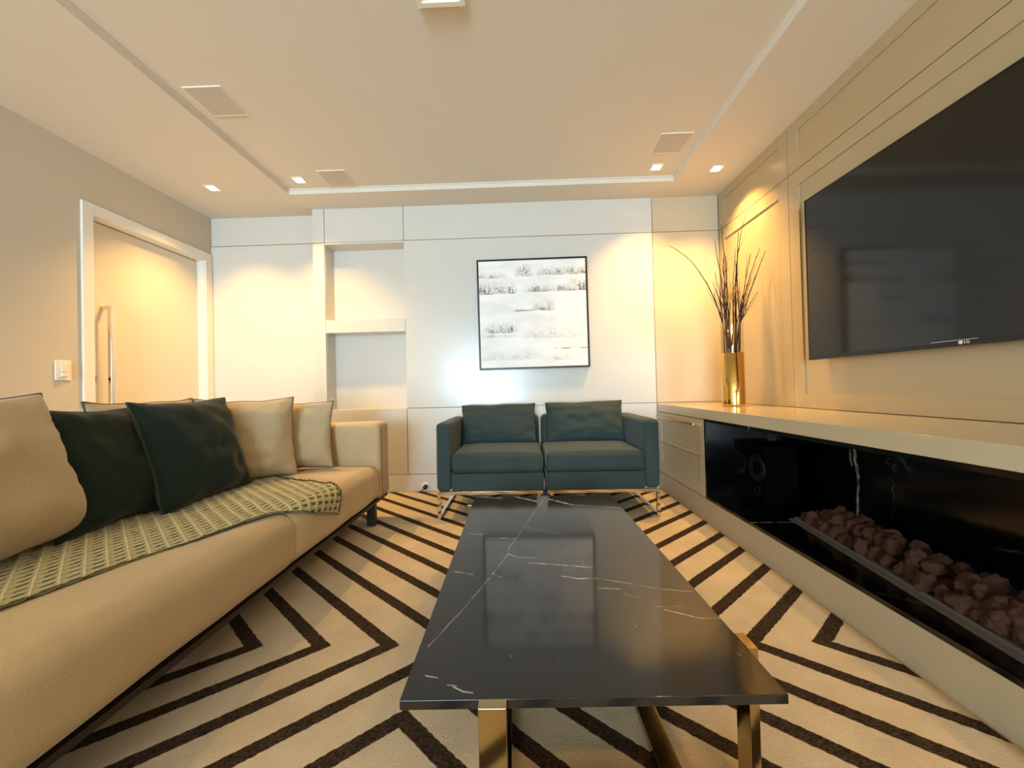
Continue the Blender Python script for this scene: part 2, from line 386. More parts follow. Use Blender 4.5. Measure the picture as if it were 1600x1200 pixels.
for (x0, x1, y0, y1) in ((XL, TX0, YF, 3.53), (TX1, XR+0.018, YF, 3.53), (TX0, TX1, TY1, 3.53), (TX0, TX1, YF, TY0)):
    slab(bm, x0, x1, y0, y1, ZC, 0.09, [h for h in lo_h if inside(h, x0, x1, y0, y1)])
slab(bm, TX0, TX1, TY0, TY1, ZT, 0.045, hi_h)
add_box(bm, XL-0.2, XR+0.2, YF-0.2, 3.85, 2.75, 2.8)
ce = struct(link('ceiling', bm_mesh(bm, 'ceiling'), 'ceiling'), 'cream plaster ceiling with a shallow raised tray')
tr = struct(boxes('trim_1', [(TX0, TX1, TY1-0.008, TY1, ZT-0.010, ZT), (TX0, TX0+0.008, TY0, TY1-0.008, ZT-0.010, ZT), (TX1-0.008, TX1, TY0, TY1-0.008, ZT-0.010, ZT),
                             (TX0+0.008, TX1-0.008, TY0, TY0+0.008, ZT-0.010, ZT)], 'ceiling'), 'slim plaster moulding round the ceiling tray')

# recessed spots
SL = ['square ceiling spot nearest the white door', 'square ceiling spot inside the tray above the niche', 'square ceiling spot inside the tray beside a lone speaker grille',
      'square ceiling spot above the vase of twigs', 'square ceiling spot out over the near end of the sofa by the taupe wall', 'square ceiling spot in the tray over the near sofa end',
      'square ceiling spot in the tray over the near end of the hearth', 'square ceiling spot over the near end of the counter']
for i, (x, y, z) in enumerate(SPOTS):
    t_ = thing('ceiling_spot', SL[i], 'spotlight', (x, y, z), 0, 'recessed ceiling spots')
    fo = 0.048
    boxes('trim_ring', [(-fo, fo, -fo, -HW, -0.004, 0.0), (-fo, fo, HW, fo, -0.004, 0.0), (-fo, -HW, -HW, HW, -0.004, 0.0), (HW, fo, -HW, HW, -0.004, 0.0)], 'fixture', t_)
    boxes('can', [(-HW, HW, -HW, -HW+0.002, 0, 0.045), (-HW, HW, HW-0.002, HW, 0, 0.045), (-HW, -HW+0.002, -HW, HW, 0, 0.045), (HW-0.002, HW, -HW, HW, 0, 0.045),
                  (-HW, HW, -HW, HW, 0.043, 0.045)], 'fixture', t_)
    lathe('lamp', [(0.0, 0.012), (0.018, 0.013), (0.025, 0.018), (0.027, 0.035), (0.0, 0.042)], 'glow', t_, 20)
    L = bpy.data.lights.new('spot_light', 'SPOT'); L.energy = SPOT_W; L.color = SPOT_COL; L.spot_size = R(104); L.spot_blend = 0.85; L.shadow_soft_size = 0.02
    lob = bpy.data.objects.new('spot_light', L); COL.objects.link(lob); lob.location = (0, 0, 0.004); lob.parent = t_
# ceiling speakers
for (x, y, lb) in ((-1.748, 2.148, 'square grey ceiling speaker grille nearest the camera, over the sofa'), (-1.442, 2.975, 'small square grey speaker grille beside the ceiling spot above the niche'),
                   (1.122, 2.693, 'square grey ceiling speaker grille on the television side')):
    t_ = thing('ceiling_speaker', lb, 'speaker', (x, y, ZT), 0, 'square ceiling speaker grilles')
    box('grille', -0.106, 0.106, -0.106, 0.106, -0.006, 0.0, 'grille', t_, 0.001, 1)
    boxes('rim', [(-0.111, 0.111, -0.111, -0.106, -0.007, 0), (-0.111, 0.111, 0.106, 0.111, -0.007, 0), (-0.111, -0.106, -0.106, 0.106, -0.007, 0), (0.106, 0.111, -0.106, 0.106, -0.007, 0)], 'fixture', t_)
t_ = thing('ceiling_luminaire', 'square white luminaire at the top edge of the picture', 'lamp', (-0.312, 1.535, ZT))
boxes('housing', [(-0.107, 0.107, 0.085, 0.107, -0.03, 0), (-0.107, 0.107, -0.107, -0.085, -0.03, 0), (-0.107, -0.085, -0.085, 0.085, -0.03, 0), (0.085, 0.107, -0.085, 0.085, -0.03, 0)], 'fixture', t_, 0.001)
box('diffuser', -0.085, 0.085, -0.085, 0.085, -0.018, -0.012, 'white', t_)

# ---------------------------------------------------------------- door
d1 = empty_struct('door_1', 'tall white pivot door with long steel pull handle', (XL, 0, 0))
box('door_leaf', -0.105, -0.065, DY0+0.004, DY1-0.004, 0.004, DZ-0.012, 'door', d1, 0.002)
box('jamb', -0.12, 0.0, DY0-0.0, DY0+0.0035, 0, DZ, 'white', d1); box('jamb', -0.12, 0.0, DY1-0.0035, DY1, 0, DZ, 'white', d1)
box('head_jamb', -0.12, 0.0, DY0+0.0035, DY1-0.0035, DZ-0.006, DZ, 'white', d1)
box('casing', 0.0, 0.018, 2.435, DY0, 0, 2.265, 'white', d1, 0.002); box('casing', 0.0, 0.018, DY1, 3.495, 0, 2.265, 'white', d1, 0.002)
box('head_casing', 0.0, 0.018, DY0, DY1, DZ, 2.265, 'white', d1, 0.002)
ph = box('pull_handle', -0.012, 0.013, 2.605, 2.63, 0.45, 1.585, 'chrome', d1, 0.002)
box('standoff', -0.065, -0.012, 2.607, 2.628, 1.562, 1.584, 'chrome', ph, 0.001); box('standoff', -0.065, -0.012, 2.607, 2.628, 0.452, 0.474, 'chrome', ph, 0.001)
lk = box('lock_plate', -0.065, -0.06, 2.535, 2.575, 1.035, 1.085, 'steel', d1, 0.002)
lathe('cylinder', [(0.0, 0.004), (0.011, 0.004), (0.011, -0.005), (0.0, -0.005)], 'black', lk, 16, 'X', (-0.057, 2.553, 1.062))

# ---------------------------------------------------------------- switch and sockets
t_ = thing('light_switch', 'white wall switch plate on the taupe wall beside the door', 'switch', (XL, 2.33, 1.11))
box('plate', 0, 0.008, -0.043, 0.043, -0.064, 0.064, 'white', t_, 0.003)
box('module', 0.008, 0.011, -0.021, 0.021, -0.044, 0.044, 'white', t_, 0.001)
box('rocker', 0.011, 0.016, -0.016, 0.016, 0.006, 0.04, 'fixture', t_, 0.0015); box('rocker', 0.011, 0.019, -0.016, 0.016, -0.012, 0.004, 'fixture', t_, 0.0015)
box('rocker', 0.011, 0.022, -0.018, 0.018, -0.04, -0.016, 'fixture', t_, 0.003)
t_ = thing('socket_plate', 'small white socket on the cheek inside the niche', 'socket', (-1.773, 3.455, 0.82))
box('plate', 0, 0.007, -0.03, 0.03, -0.045, 0.045, 'white', t_, 0.002); box('socket_face', 0.007, 0.010, -0.017, 0.017, -0.022, 0.022, 'fixture', t_, 0.002)
t_ = thing('floor_socket', 'round white socket with black plug in the skirting beside the green seat', 'socket', (-0.88, YB-0.004, 0.055))
lathe('plate', [(0.0, -0.004), (0.036, -0.004), (0.04, 0.0), (0.0, 0.0)], 'white', t_, 28, 'Y')
pl = lathe('plug', [(0.0, -0.045), (0.016, -0.044), (0.021, -0.03), (0.022, -0.004), (0.0, -0.004)], 'black', t_, 20, 'Y')
tube('cable', [(0, -0.035, 0), (-0.01, -0.055, -0.012), (-0.03, -0.05, -0.03), (-0.05, -0.03, -0.038)], 0.004, 'black', pl, 6)

# ================================================================ RIGHT-HAND CONSOLE
CX = 1.222                                    # front plane of the console
ct = tag(box('countertop', CX, XR, -2.6, 3.385, 0.692, 0.757, 'stone_top', None, 0.002), 'long white polished stone counter under the television', 'countertop')
pb = tag(box('console_plinth', CX, XR-0.022, -2.6, 3.385, 0.0, 0.158, 'stone_matt', None, 0.002), 'low pale stone plinth running along the rug below the hearth', 'plinth')
t_ = thing('drawer_cabinet', 'two-drawer pale cabinet between the panel wall and the hearth', 'cabinet', (CX, 2.545, 0.158))
box('body', 0.02, 0.58, 0.0, 0.835, 0.001, 0.533, 'lacquer_beige', t_)
def drawer(z0, z1, top):
    d = boxes('drawer', [(0.0, 0.02, 0.006, 0.076, z0, z1), (0.0, 0.02, 0.76, 0.832, z0, z1), (0.0, 0.02, 0.076, 0.76, z1-0.078 if top else z1-0.006, z1),
                         (0.0, 0.02, 0.076, 0.76, z0, z0+(0.006 if top else 0.085)), (0.007, 0.02, 0.07, 0.77, z0+0.003, z1-0.003)], 'lacquer_beige', t_)
    return d
d_ = drawer(0.274, 0.527, True); drawer(0.006, 0.270, False)
hd = tag(box('handle', -0.028, -0.012, 0.105, 0.80, 0.479, 0.497, 'steel', d_, 0.002), 'long brushed steel bar handle')
box('standoff', -0.012, 0.0, 0.13, 0.145, 0.481, 0.495, 'steel', d_); box('standoff', -0.012, 0.0, 0.76, 0.775, 0.481, 0.495, 'steel', d_)
# hearth lined with black marble slabs
FY0, FY1, FZ0, FZ1 = -1.2, 2.543, 0.158, 0.692
M['hearth_back'] = marble('black_marble_back', [(2.03, -0.22, 2.02, 0.0, 0.010, 0.5), (2.02, 0.0, 2.045, 0.16, 0.012, 0.6), (2.045, 0.16, 2.00, 0.26, 0.012, 0.55), (2.06, 0.05, 2.07, 0.2, 0.008, 0.4)],
                          rgb(7, 6, 6), rgb(190, 190, 180), 0.14, 0.04, 'YZ', 0.12)
M['hearth_black'] = marble('black_marble', [(-0.28, 2.048, 0.28, 2.048, 0.007, 0.55)], rgb(7, 6, 6), rgb(190, 190, 180), 0.14, 0.006, 'XY', 0.10)
XH = XR-0.022; hx = (CX+XH)/2; hz = (FZ0+FZ1)/2
hr = thing('linear_fireplace', 'long open hearth lined with polished black marble under the counter', 'fireplace', (hx, 0, hz))
dx = (XH-CX)/2; dz = (FZ1-FZ0)/2
box('marble_floor_slab', -dx-0.002, dx, FY0, FY1, -dz+0.001, -dz+0.018, 'hearth_black', hr, 0.001)
box('marble_back_slab', dx-0.02, dx-0.001, 2.05, FY1, -dz+0.018, dz-0.018, 'hearth_back', hr); box('marble_back_slab', dx-0.02, dx-0.001, FY0, 2.047, -dz+0.018, dz-0.018, 'hearth_back', hr)
box('marble_end_slab', -dx, dx-0.02, FY1-0.018, FY1, -dz+0.018, dz-0.018, 'hearth_black', hr); box('marble_end_slab', -dx, dx-0.02, FY0, FY0+0.018, -dz+0.018, dz-0.018, 'hearth_black', hr)
box('marble_top_slab', -dx, dx, FY0, FY1, dz-0.018, dz-0.001, 'hearth_black', hr)
# fire tray and its stones
TZ = FZ0+0.018
t_ = thing('fire_tray', 'slim steel fire tray filled with lava rocks on the black hearth', 'tray', (1.60, 2.075, TZ))
t_.rotation_euler = (0, 0, R(-8.0))
boxes('tray_body', [(-0.115, 0.115, -1.75, 0, 0.0, 0.006), (-0.12, -0.112, -1.75, 0, 0, 0.012), (0.112, 0.12, -1.75, 0, 0, 0.012), (-0.112, 0.112, -0.008, 0, 0, 0.012), (-0.112, 0.112, -1.75, -1.742, 0, 0.012)], 'tray', t_, 0.001)
box('front_flange', -0.15, -0.12, -1.75, 0, 0.0, 0.004, 'tray', t_)
protos = []
for k in range(7):
    bm = bmesh.new(); bmesh.ops.create_icosphere(bm, subdivisions=4, radius=1.0)
    for v in bm.verts:
        p = v.co.copy(); q = p*1.1+Vector((k*7.3, 0, 0))
        f = 1 + 0.34*noise.noise(q*1.2) + 0.30*abs(noise.noise(q*2.4)) + 0.14*noise.noise(q*5.0) + 0.08*noise.noise(q*11.0)
        v.co = p*f; v.co.z *= 0.82; v.co.x *= 1.0 + 0.25*noise.noise(Vector((k*3.1, 2, 0)))
    me = bm_mesh(bm, 'lava_rock'); me.materials.append(M['lava']); me.polygons.foreach_set('use_smooth', [True]*len(me.polygons)); protos.append(me)
mt = Matrix.Translation((1.60, 2.075, TZ)) @ Matrix.Rotation(R(-8.0), 4, 'Z')
rr = random.Random(3)
def rock(lx, ly, lz, s):
    o = bpy.data.objects.new('lava_rock', protos[rr.randrange(7)]); COL.objects.link(o)
    o.location = mt @ Vector((lx, ly, lz)); o.rotation_euler = (rr.uniform(0, 6.28), rr.uniform(0, 6.28), rr.uniform(0, 6.28)); o.scale = (s*rr.uniform(0.85, 1.15), s*rr.uniform(0.85, 1.1), s)
    tag(o, 'rough reddish-brown lava rock heaped in the fire tray', 'rock', 'lava rocks in the fire tray')
y = -0.04
while y > -1.70:
    for lx in (-0.082, -0.028, 0.028, 0.082):
        s = rr.uniform(0.024, 0.036); rock(lx+rr.uniform(-0.008, 0.008), y+rr.uniform(-0.012, 0.012), 0.006+s*0.72, s)
    if rr.random() < 0.85:
        for lx in (-0.045, 0.035):
            if rr.random() < 0.8:
                s = rr.uniform(0.024, 0.036); rock(lx+rr.uniform(-0.02, 0.02), y-0.028, 0.058+s*0.45, s)
    y -= 0.058
# loudspeaker standing at the far end of the hearth
t_ = thing('bookshelf_speaker', 'small black loudspeaker half hidden at the dark end of the hearth', 'speaker', (1.50, 2.44, TZ))
box('cabinet', 0.0, 0.2, -0.085, 0.085, 0.0, 0.36, 'matteblack', t_, 0.003)
lathe('woofer', [(0.0, -0.004), (0.025, 0.004), (0.066, -0.008), (0.078, -0.012), (0.084, -0.004), (0.085, 0.0)], 'cone', t_, 36, 'X', (0, 0, 0.205))
lathe('port_ring', [(0.02, 0.0), (0.022, -0.003), (0.03, -0.003), (0.032, 0.0)], 'cone', t_, 24, 'X', (0, 0, 0.06))

# ---------------------------------------------------------------- television
TVX = 1.745; TVY0, TVY1, TVZ0, TVZ1 = 0.585, 2.30, 1.055, 2.02
tv = thing('television', 'huge flat black television mounted on the panelled wall', 'television', (TVX, (TVY0+TVY1)/2, (TVZ0+TVZ1)/2))
hw, hh = (TVY1-TVY0)/2, (TVZ1-TVZ0)/2
box('body', 0.004, 0.028, -hw, hw, -hh, hh, 'tvframe', tv, 0.003)
box('rear_housing', 0.028, 0.045, -0.6, 0.6, -0.4, 0.2, 'tvframe', tv, 0.004); box('wall_mount', 0.045, XR-TVX+0.009, -0.3, 0.3, -0.2, 0.15, 'black', tv)
boxes('bezel', [(-0.002, 0.006, -hw, -hw+0.009, -hh, hh), (-0.002, 0.006, hw-0.009, hw, -hh, hh), (-0.002, 0.006, -hw+0.009, hw-0.009, hh-0.009, hh), (-0.002, 0.006, -hw+0.009, hw-0.009, -hh, -hh+0.022)], 'tvframe', tv, 0.001)
box('screen', 0.0, 0.004, -hw+0.009, hw-0.009, -hh+0.022, hh-0.009, 'screen', tv)
lathe('logo_disc', [(0.0, -0.0035), (0.0075, -0.0035), (0.0075, -0.002), (0.0, -0.002)], 'logo', tv, 24, 'X', (0, 0.077, -hh+0.013))
tc = bpy.data.curves.new('logo_text', 'FONT'); tc.body = 'LG'; tc.size = 0.016; tc.extrude = 0.0006; tc.align_x = 'LEFT'; tc.align_y = 'CENTER'
to = bpy.data.objects.new('logo_text', tc); COL.objects.link(to)
dg = bpy.context.evaluated_depsgraph_get(); me = bpy.data.meshes.new_from_object(to.evaluated_get(dg)); bpy.data.objects.remove(to)
lt = link('logo_lettering', me, 'logo', tv); me.materials.clear(); me.materials.append(M['logo'])
lt.location = (-0.0026, 0.066, -hh+0.013); lt.rotation_euler = (R(90), 0, R(-90))
box('brand_trim', -0.004, -0.002, 0.02, 0.18, -hh+0.0225, -hh+0.0238, 'logo', tv)
box('standby_light', -0.003, -0.001, 0.01, 0.07, -hh+0.001, -hh+0.005, 'red', tv)

# ================================================================ PAINTING
def painting_mat():
    t = NT('abstract_painting'); o = t.coord(); x, y, z = t.xyz(o)
    P = t.n('ShaderNodeCombineXYZ'); t.l(x, P.inputs[0]); t.l(z, P.inputs[1]); p = P.outputs[0]
    streak = t.noise(t.mapv(p, (60, 20, 1)), 1.0, 6.0, 0.78); fine = t.noise(t.mapv(p, (130, 90, 1)), 1.0, 5.0, 0.75); blob = t.noise(t.mapv(p, (9, 4, 1)), 1.0, 3.0, 0.6)
    patch = t.ramp(t.noise(t.mapv(p, (11, 7, 1), (3.3, 1.7, 0)), 1.0, 3.0, 0.65), 0.36, 0.66)
    col = t.mix(t.ramp(t.noise(t.mapv(p, (3, 9, 1)), 1.0, 4.0), 0.35, 0.7), rgb(252, 250, 247), rgb(240, 237, 234))
    # (z of the line, x0, x1, reach above, strength, tint)
    for (z0, x0, x1, hgt, st, tint) in ((0.330, -0.57, -0.20, 0.06, 0.75, (70, 58, 48)), (0.337, -0.17, 0.02, 0.14, 1.1, (36, 30, 26)), (0.342, 0.02, 0.56, 0.11, 0.85, (96, 84, 74)), (0.35, 0.36, 0.56, 0.03, 1.2, (20, 18, 16)),
                                        (0.185, -0.57, -0.12, 0.14, 1.05, (96, 74, 54)), (0.195, -0.1, 0.56, 0.09, 0.95, (84, 66, 50)), (0.20, 0.28, 0.56, 0.14, 1.05, (60, 46, 36)),
                                        (0.025, -0.22, 0.20, 0.02, 1.2, (30, 28, 26)), (0.028, -0.03, 0.22, 0.13, 0.95, (52, 50, 50)),
                                        (-0.165, -0.46, -0.10, 0.11, 0.95, (66, 68, 84)), (-0.205, -0.49, -0.12, 0.05, 0.6, (130, 118, 116)), (-0.22, -0.15, 0.49, 0.14, 0.5, (150, 142, 138)),
                                        (-0.322, 0.14, 0.57, 0.014, 1.1, (90, 74, 64)), (-0.41, -0.49, 0.1, 0.12, 0.45, (160, 166, 180)), (-0.42, 0.12, 0.49, 0.09, 0.45, (170, 150, 140))):
        up = t.math('DIVIDE', t.math('SUBTRACT', z, z0), hgt)
        fall = t.math('MULTIPLY', t.ramp(up, 0.0, 0.02 if hgt > 0.02 else 0.2), t.ramp(up, 0.0, 1.0, 1.0, 0.0))
        xm = t.math('MULTIPLY', t.ramp(x, x0, x0+0.09), t.ramp(x, x1-0.09, x1, 1.0, 0.0))
        env = t.math('MULTIPLY', t.math('POWER', fall, 0.7), t.math('MULTIPLY_ADD', patch, 0.75, 0.25))
        spk = t.ramp(t.math('ADD', t.math('MULTIPLY_ADD', streak, 0.5, t.math('MULTIPLY', fine, 0.5)), t.math('MULTIPLY', fall, 0.06)), 0.50, 0.60)
        mk = t.math('MULTIPLY', t.math('MULTIPLY', spk, env), t.math('MULTIPLY', xm, st*1.35), clamp=True)
        ln = t.math('MULTIPLY', t.math('MULTIPLY', t.ramp(t.math('ABSOLUTE', t.math('SUBTRACT', z, t.math('MULTIPLY_ADD', fine, 0.006, z0-0.003))), 0.001, 0.005, 1.0, 0.0), xm), t.ramp(blob, 0.38, 0.58, 0.0, st*0.8), clamp=True)
        col = t.mix(t.math('MAXIMUM', mk, ln), col, rgb(*tint))
    sp = t.math('MULTIPLY', t.ramp(t.math('MULTIPLY_ADD', fine, 0.6, t.math('MULTIPLY', blob, 0.4)), 0.56, 0.66), t.ramp(z, -0.3, 0.3, 0.45, 0.2))
    col = t.mix(sp, col, rgb(176, 168, 160))
    t.set(Base_Color=col, Roughness=0.6); t.bump(fine, 0.3, 0.003)
    return t.m
M['painting'] = painting_mat()
pc = thing('framed_painting', 'square white abstract painting with dark streaks in a thin black frame', 'painting', (0.127, YB, 1.594))
pc.rotation_euler = (0, R(-0.35), 0)
boxes('frame', [(-0.495, -0.483, -0.045, -0.002, -0.495, 0.495), (0.483, 0.495, -0.045, -0.002, -0.495, 0.495), (-0.483, 0.483, -0.045, -0.002, 0.483, 0.495), (-0.483, 0.483, -0.045, -0.002, -0.495, -0.483)], 'frameblk', pc, 0.0008)
box('canvas', -0.479, 0.479, -0.040, -0.006, -0.479, 0.479, 'painting', pc)

# ================================================================ RUG
def make_rug():
    bm = bmesh.new(); x0, x1, y0, y1 = -2.05, 1.205, -0.9, 3.372; nx, ny = 70, 90
    g = [[None]*(ny+1) for _ in range(nx+1)]; top = []
    for i in range(nx+1):
        for j in range(ny+1):
            x = x0+(x1-x0)*i/nx; yy = y0+(y1-y0)*j/ny
            e = 0.0015*noise.noise(Vector((x*3, yy*3, 0)))
            g[i][j] = bm.verts.new((x+(0.004*noise.noise(Vector((yy*5, 3, 0))) if i in (0, nx) else 0), yy+(0.006*noise.noise(Vector((x*5, 9, 0))) if j in (0, ny) else 0), 0.0135+e))
    for i in range(nx):
        for j in range(ny): bm.faces.new((g[i][j], g[i+1][j], g[i+1][j+1], g[i][j+1]))
    ed = [e for e in bm.edges if len(e.link_faces) == 1]
    ex = bmesh.ops.extrude_edge_only(bm, edges=ed)
    for v in ex['geom']:
        if isinstance(v, bmesh.types.BMVert): v.co.z = 0.001
    bmesh.ops.recalc_face_normals(bm, faces=bm.faces)
    return tag(link('rug', bm_mesh(bm, 'rug'), 'rug', None, True), 'cream rug with nested dark brown chevron stripes covering the floor', 'rug')
make_rug()

# ================================================================ COFFEE TABLE
TCX, TCY, TZT = 0.112, 1.358, 0.350
RG = 0.0155                                   # top of the rug pile
tb = thing('coffee_table', 'low black marble coffee table on brass legs', 'table', (TCX, TCY, RG), R(0.8))
hx_, hy_ = 0.362, 0.652; zt = TZT-RG
def tp(px_, py_): return (px_-TCX, py_-TCY)
vs_ = []
def vein(pts, wd, st):
    for a, b in zip(pts[:-1], pts[1:]): vs_.append((*tp(*a), *tp(*b), wd, st))
vein([(0.106,1.926),(0.009,1.59),(-0.059,1.353),(-0.058,1.318),(-0.104,1.178),(-0.176,0.978),(-0.231,0.852)], 0.0021, 0.45)
for pts, wd, st in (([(-0.058,1.318),(-0.026,1.291),(0.035,1.283)], .003, .7), ([(0.013,1.247),(0.084,1.236),(0.212,1.206)], .004, .85), ([(0.109,1.157),(0.153,1.14),(0.215,1.139)], .004, .8),
                    ([(0.215,1.139),(0.291,1.111),(0.368,1.076),(0.46,1.056)], .0024, .55), ([(0.204,1.084),(0.264,1.078)], .003, .5), ([(0.334,0.989),(0.399,0.988)], .0022, .45),
                    ([(0.351,0.975),(0.404,0.947),(0.424,0.936),(0.476,0.938)], .003, .75), ([(-0.225,1.197),(-0.165,1.176)], .003, .7), ([(-0.104,1.178),(-0.08,1.158)], .003, .8),
                    ([(-0.033,2.001),(0.073,1.915)], .009, .9), ([(0.14,1.946),(0.245,1.847)], .009, .9), ([(0.245,1.847),(0.465,1.785)], .004, .5), ([(-0.225,2.013),(-0.1,1.977)], .008, .6),
                    ([(-0.219,1.509),(-0.161,1.496)], .004, .6), ([(-0.147,1.46),(-0.032,1.451)], .004, .55), ([(-0.215,0.767),(-0.189,0.76)], .0025, .8), ([(-0.167,0.741),(-0.149,0.738)], .0022, .6),
                    ([(-0.154,0.736),(-0.134,0.725),(-0.114,0.722)], .0025, .7), ([(0.252,0.919),(0.257,0.909)], .002, .7), ([(-0.047,0.822),(-0.042,0.814)], .0018, .4),
                    ([(0.055,0.802),(0.067,0.791)], .0018, .35), ([(0.003,1.567),(0.144,1.487)], .003, .25), ([(0.443,0.814),(0.446,0.807)], .002, .5), ([(0.268,1.054),(0.316,1.028)], .002, .3)):
    vein(pts, wd, st)
M['table_marble'] = marble('black_table_marble', vs_, rgb(34, 30, 27), rgb(214, 206, 196), 0.085, 0.006, 'XY', 0.10)
box('marble_top', -hx_, hx_, -hy_, hy_, zt-0.0185, zt, 'table_marble', tb, 0.0015)
lw, ltk = 0.026, 0.022                        # half width and thickness of the flat brass bars
bars = (
    ('leg', (-0.187-lw, -0.187+lw, -hy_-ltk, -hy_, 0.0, zt+0.001)), ('leg', (0.21-lw, 0.21+lw, hy_, hy_+ltk, 0.0, zt+0.001)),
    ('leg', (hx_, hx_+ltk, -0.505-lw, -0.505+lw, 0.0, zt+0.001)), ('leg', (-hx_-ltk, -hx_, 0.535-lw, 0.535+lw, 0.0, zt+0.001)),
    ('floor_bar', (-0.187-lw, -0.187+lw, -hy_, 0.535-lw, 0.0, 0.022)), ('floor_bar', (0.21-lw, 0.21+lw, -0.505+lw, hy_, 0.0, 0.022)),
    ('floor_bar', (-0.187+lw, hx_, -0.505-lw, -0.505+lw, 0.0, 0.022)), ('floor_bar', (-hx_, 0.21-lw, 0.535-lw, 0.535+lw, 0.0, 0.022)))
for nm, b in bars: box(nm, *b, 'brass', tb, 0.0012)

# ================================================================ BEIGE SOFA
SX = -0.972                                   # front plane of the upholstery
SZ = 0.425
so = thing('long_sofa', 'long beige linen sofa standing along the rug opposite the television', 'sofa', (-1.46, 1.2, RG))
ox, oy, oz = -1.46, 1.2, RG
def S(name, x0, x1, y0, y1, z0, z1, r, mat='linen', n=8, deform=None, wr=0.0, seed=0, par=so):
    return soft_box(name, x0-ox, x1-ox, y0-oy, y1-oy, z0-oz, z1-oz, r, mat, par, n, deform, wr, seed)
def seat_def(u, v, w_, p):
    if w_ > 0: p.z += 0.010*(1-v**4)*max(0, w_)*(1-0.5*u*u)
    if u > 0.6: p.x += 0.012*(1-w_*w_)*(u-0.6)/0.4*(1-v**6)
    return p
for (y0, y1, sd) in ((1.536, 2.560, 1), (0.574, 1.604, 2), (-0.38, 0.642, 3)):
    S('seat', -1.80, SX, y0, y1, 0.19, SZ, 0.062, deform=seat_def, wr=0.006, seed=sd, n=12)
S('arm', -1.98, SX-0.002, 2.532, 2.735, 0.19, 0.712, 0.034, n=10, wr=0.003)
S('arm', -1.98, SX-0.002, -0.557, -0.354, 0.19, 0.712, 0.034, n=10, wr=0.003)
S('backrest', -2.0, -1.80, -0.354, 2.532, 0.19, 0.712, 0.05, n=12, wr=0.004)
# stitched seams along the front of the arm
tube('seam', [(SX-0.001-ox, 2.575-oy, 0.2-oz), (SX+0.0005-ox, 2.575-oy, 0.45-oz), (SX-0.001-ox, 2.575-oy, 0.675-oz)], 0.0016, 'piping', so, 6)
box('frame_rail', -1.96-ox, SX-0.016-ox, -0.54-oy, 2.722-oy, 0.172-oz, 0.192-oz, 'darkwood', so, 0.002)
for (lx, ly) in ((-1.035, 2.54), (-1.9, 2.54), (-1.035, -0.36), (-1.9, -0.36), (-1.9, 1.1)):
    box('leg', lx-0.028-ox, lx+0.028-ox, ly-0.02-oy, ly+0.02-oy, 0.0, 0.172-oz, 'darkwood', so, 0.002)

# ---------------------------------------------------------------- cushions
def cushion(name, label, B, a, lean, wd, ht, th, mat, pipe, group, seed, roll=0.0, pinch=0.078, crease=None):
    a = R(a); l = R(lean)
    n = Vector((math.cos(a), math.sin(a), 0)); wv = Vector((-math.sin(a), math.cos(a), 0)); up = Vector((0, 0, 1))*math.cos(l) - n*math.sin(l); td = n*math.cos(l)+Vector((0, 0, 1))*math.sin(l)
    if roll:
        q = R(roll); wv, up = wv*math.cos(q)+up*math.sin(q), up*math.cos(q)-wv*math.sin(q)
    o = thing(name, label, 'cushion', B, 0, group)
    N = 30; ts = [math.sin(math.pi/2*(-1+2*i/N)) for i in range(N+1)]
    def outline(u, v):
        x = wd/2*u*(1-pinch*(1-v*v)**1.0); z = ht/2*v*(1-pinch*(1-u*u)**1.0)
        z += 0.007*noise.noise(Vector((u*2.2, seed*1.7, v)))*(1 if abs(v) > 0.9 else abs(v)); x += 0.007*noise.noise(Vector((v*2.2, seed*2.9, u)))*abs(u)
        return x, z
    bm = bmesh.new(); F = {}
    def P(u, v, s):
        x, z = outline(u, v)
        k = max(0.0, (1-abs(u)**2.6))**0.55*max(0.0, (1-abs(v)**2.6))**0.55
        if v < 0: k *= 1+0.18*(-v)
        y = s*th/2*k
        q = Vector((u*1.7+seed*3.1, v*1.7, s*0.7+seed))
        wr = 0.016*noise.noise(q*1.3)+0.010*noise.noise(q*2.8)+0.004*noise.noise(q*6.0)
        # radiating puckers from the corners and the seam
        edge = max(abs(u), abs(v))
        wr += 0.004*edge**4*math.sin((math.atan2(v, u)+noise.noise(q))*13)*(1-edge**12)
        if crease: 
            d = abs((v-crease[1])-(u-crease[0])*crease[2]); wr -= 0.012*math.exp(-(d/0.06)**2)*max(0, 1-abs(u-crease[0])/0.7)
        y += s*wr*min(1, k*2.2)
        sag = 0.02*(1-v*v)*0
        return wv*x + up*(z+ht/2+sag) + td*y
    for s in (1, -1):
        for i in range(N+1):
            for j in range(N+1):
                if s == -1 and (i in (0, N) or j in (0, N)): F[s, i, j] = F[1, i, j]
                else: F[s, i, j] = bm.verts.new(P(ts[i], ts[j], s))
        for i in range(N):
            for j in range(N):
                q = [F[s, i, j], F[s, i+1, j], F[s, i+1, j+1], F[s, i, j+1]]
                bm.faces.new(q if s == 1 else q[::-1])
    bmesh.ops.recalc_face_normals(bm, faces=bm.faces)
    link('cover', bm_mesh(bm, 'cover'), mat, o, True)
    ring = []
    for i in range(N): ring.append((ts[i], -1))
    for i in range(N): ring.append((1, ts[i]))
    for i in range(N): ring.append((-ts[i], 1))
    for i in range(N): ring.append((-1, -ts[i]))
    tube('piping', [P(u, v, 1) for (u, v) in ring], 0.0042, pipe, o, 6, True)
    return o
SB = SZ+0.012
GB, GG = 'beige sofa cushions', 'dark green cushions'
cushion('sofa_cushion', 'large beige linen cushion at the camera end of the sofa', (-1.53, 1.035, SB), 10, 14, 0.62, 0.51, 0.24, 'linen2', 'piping', GB, 1, 3)
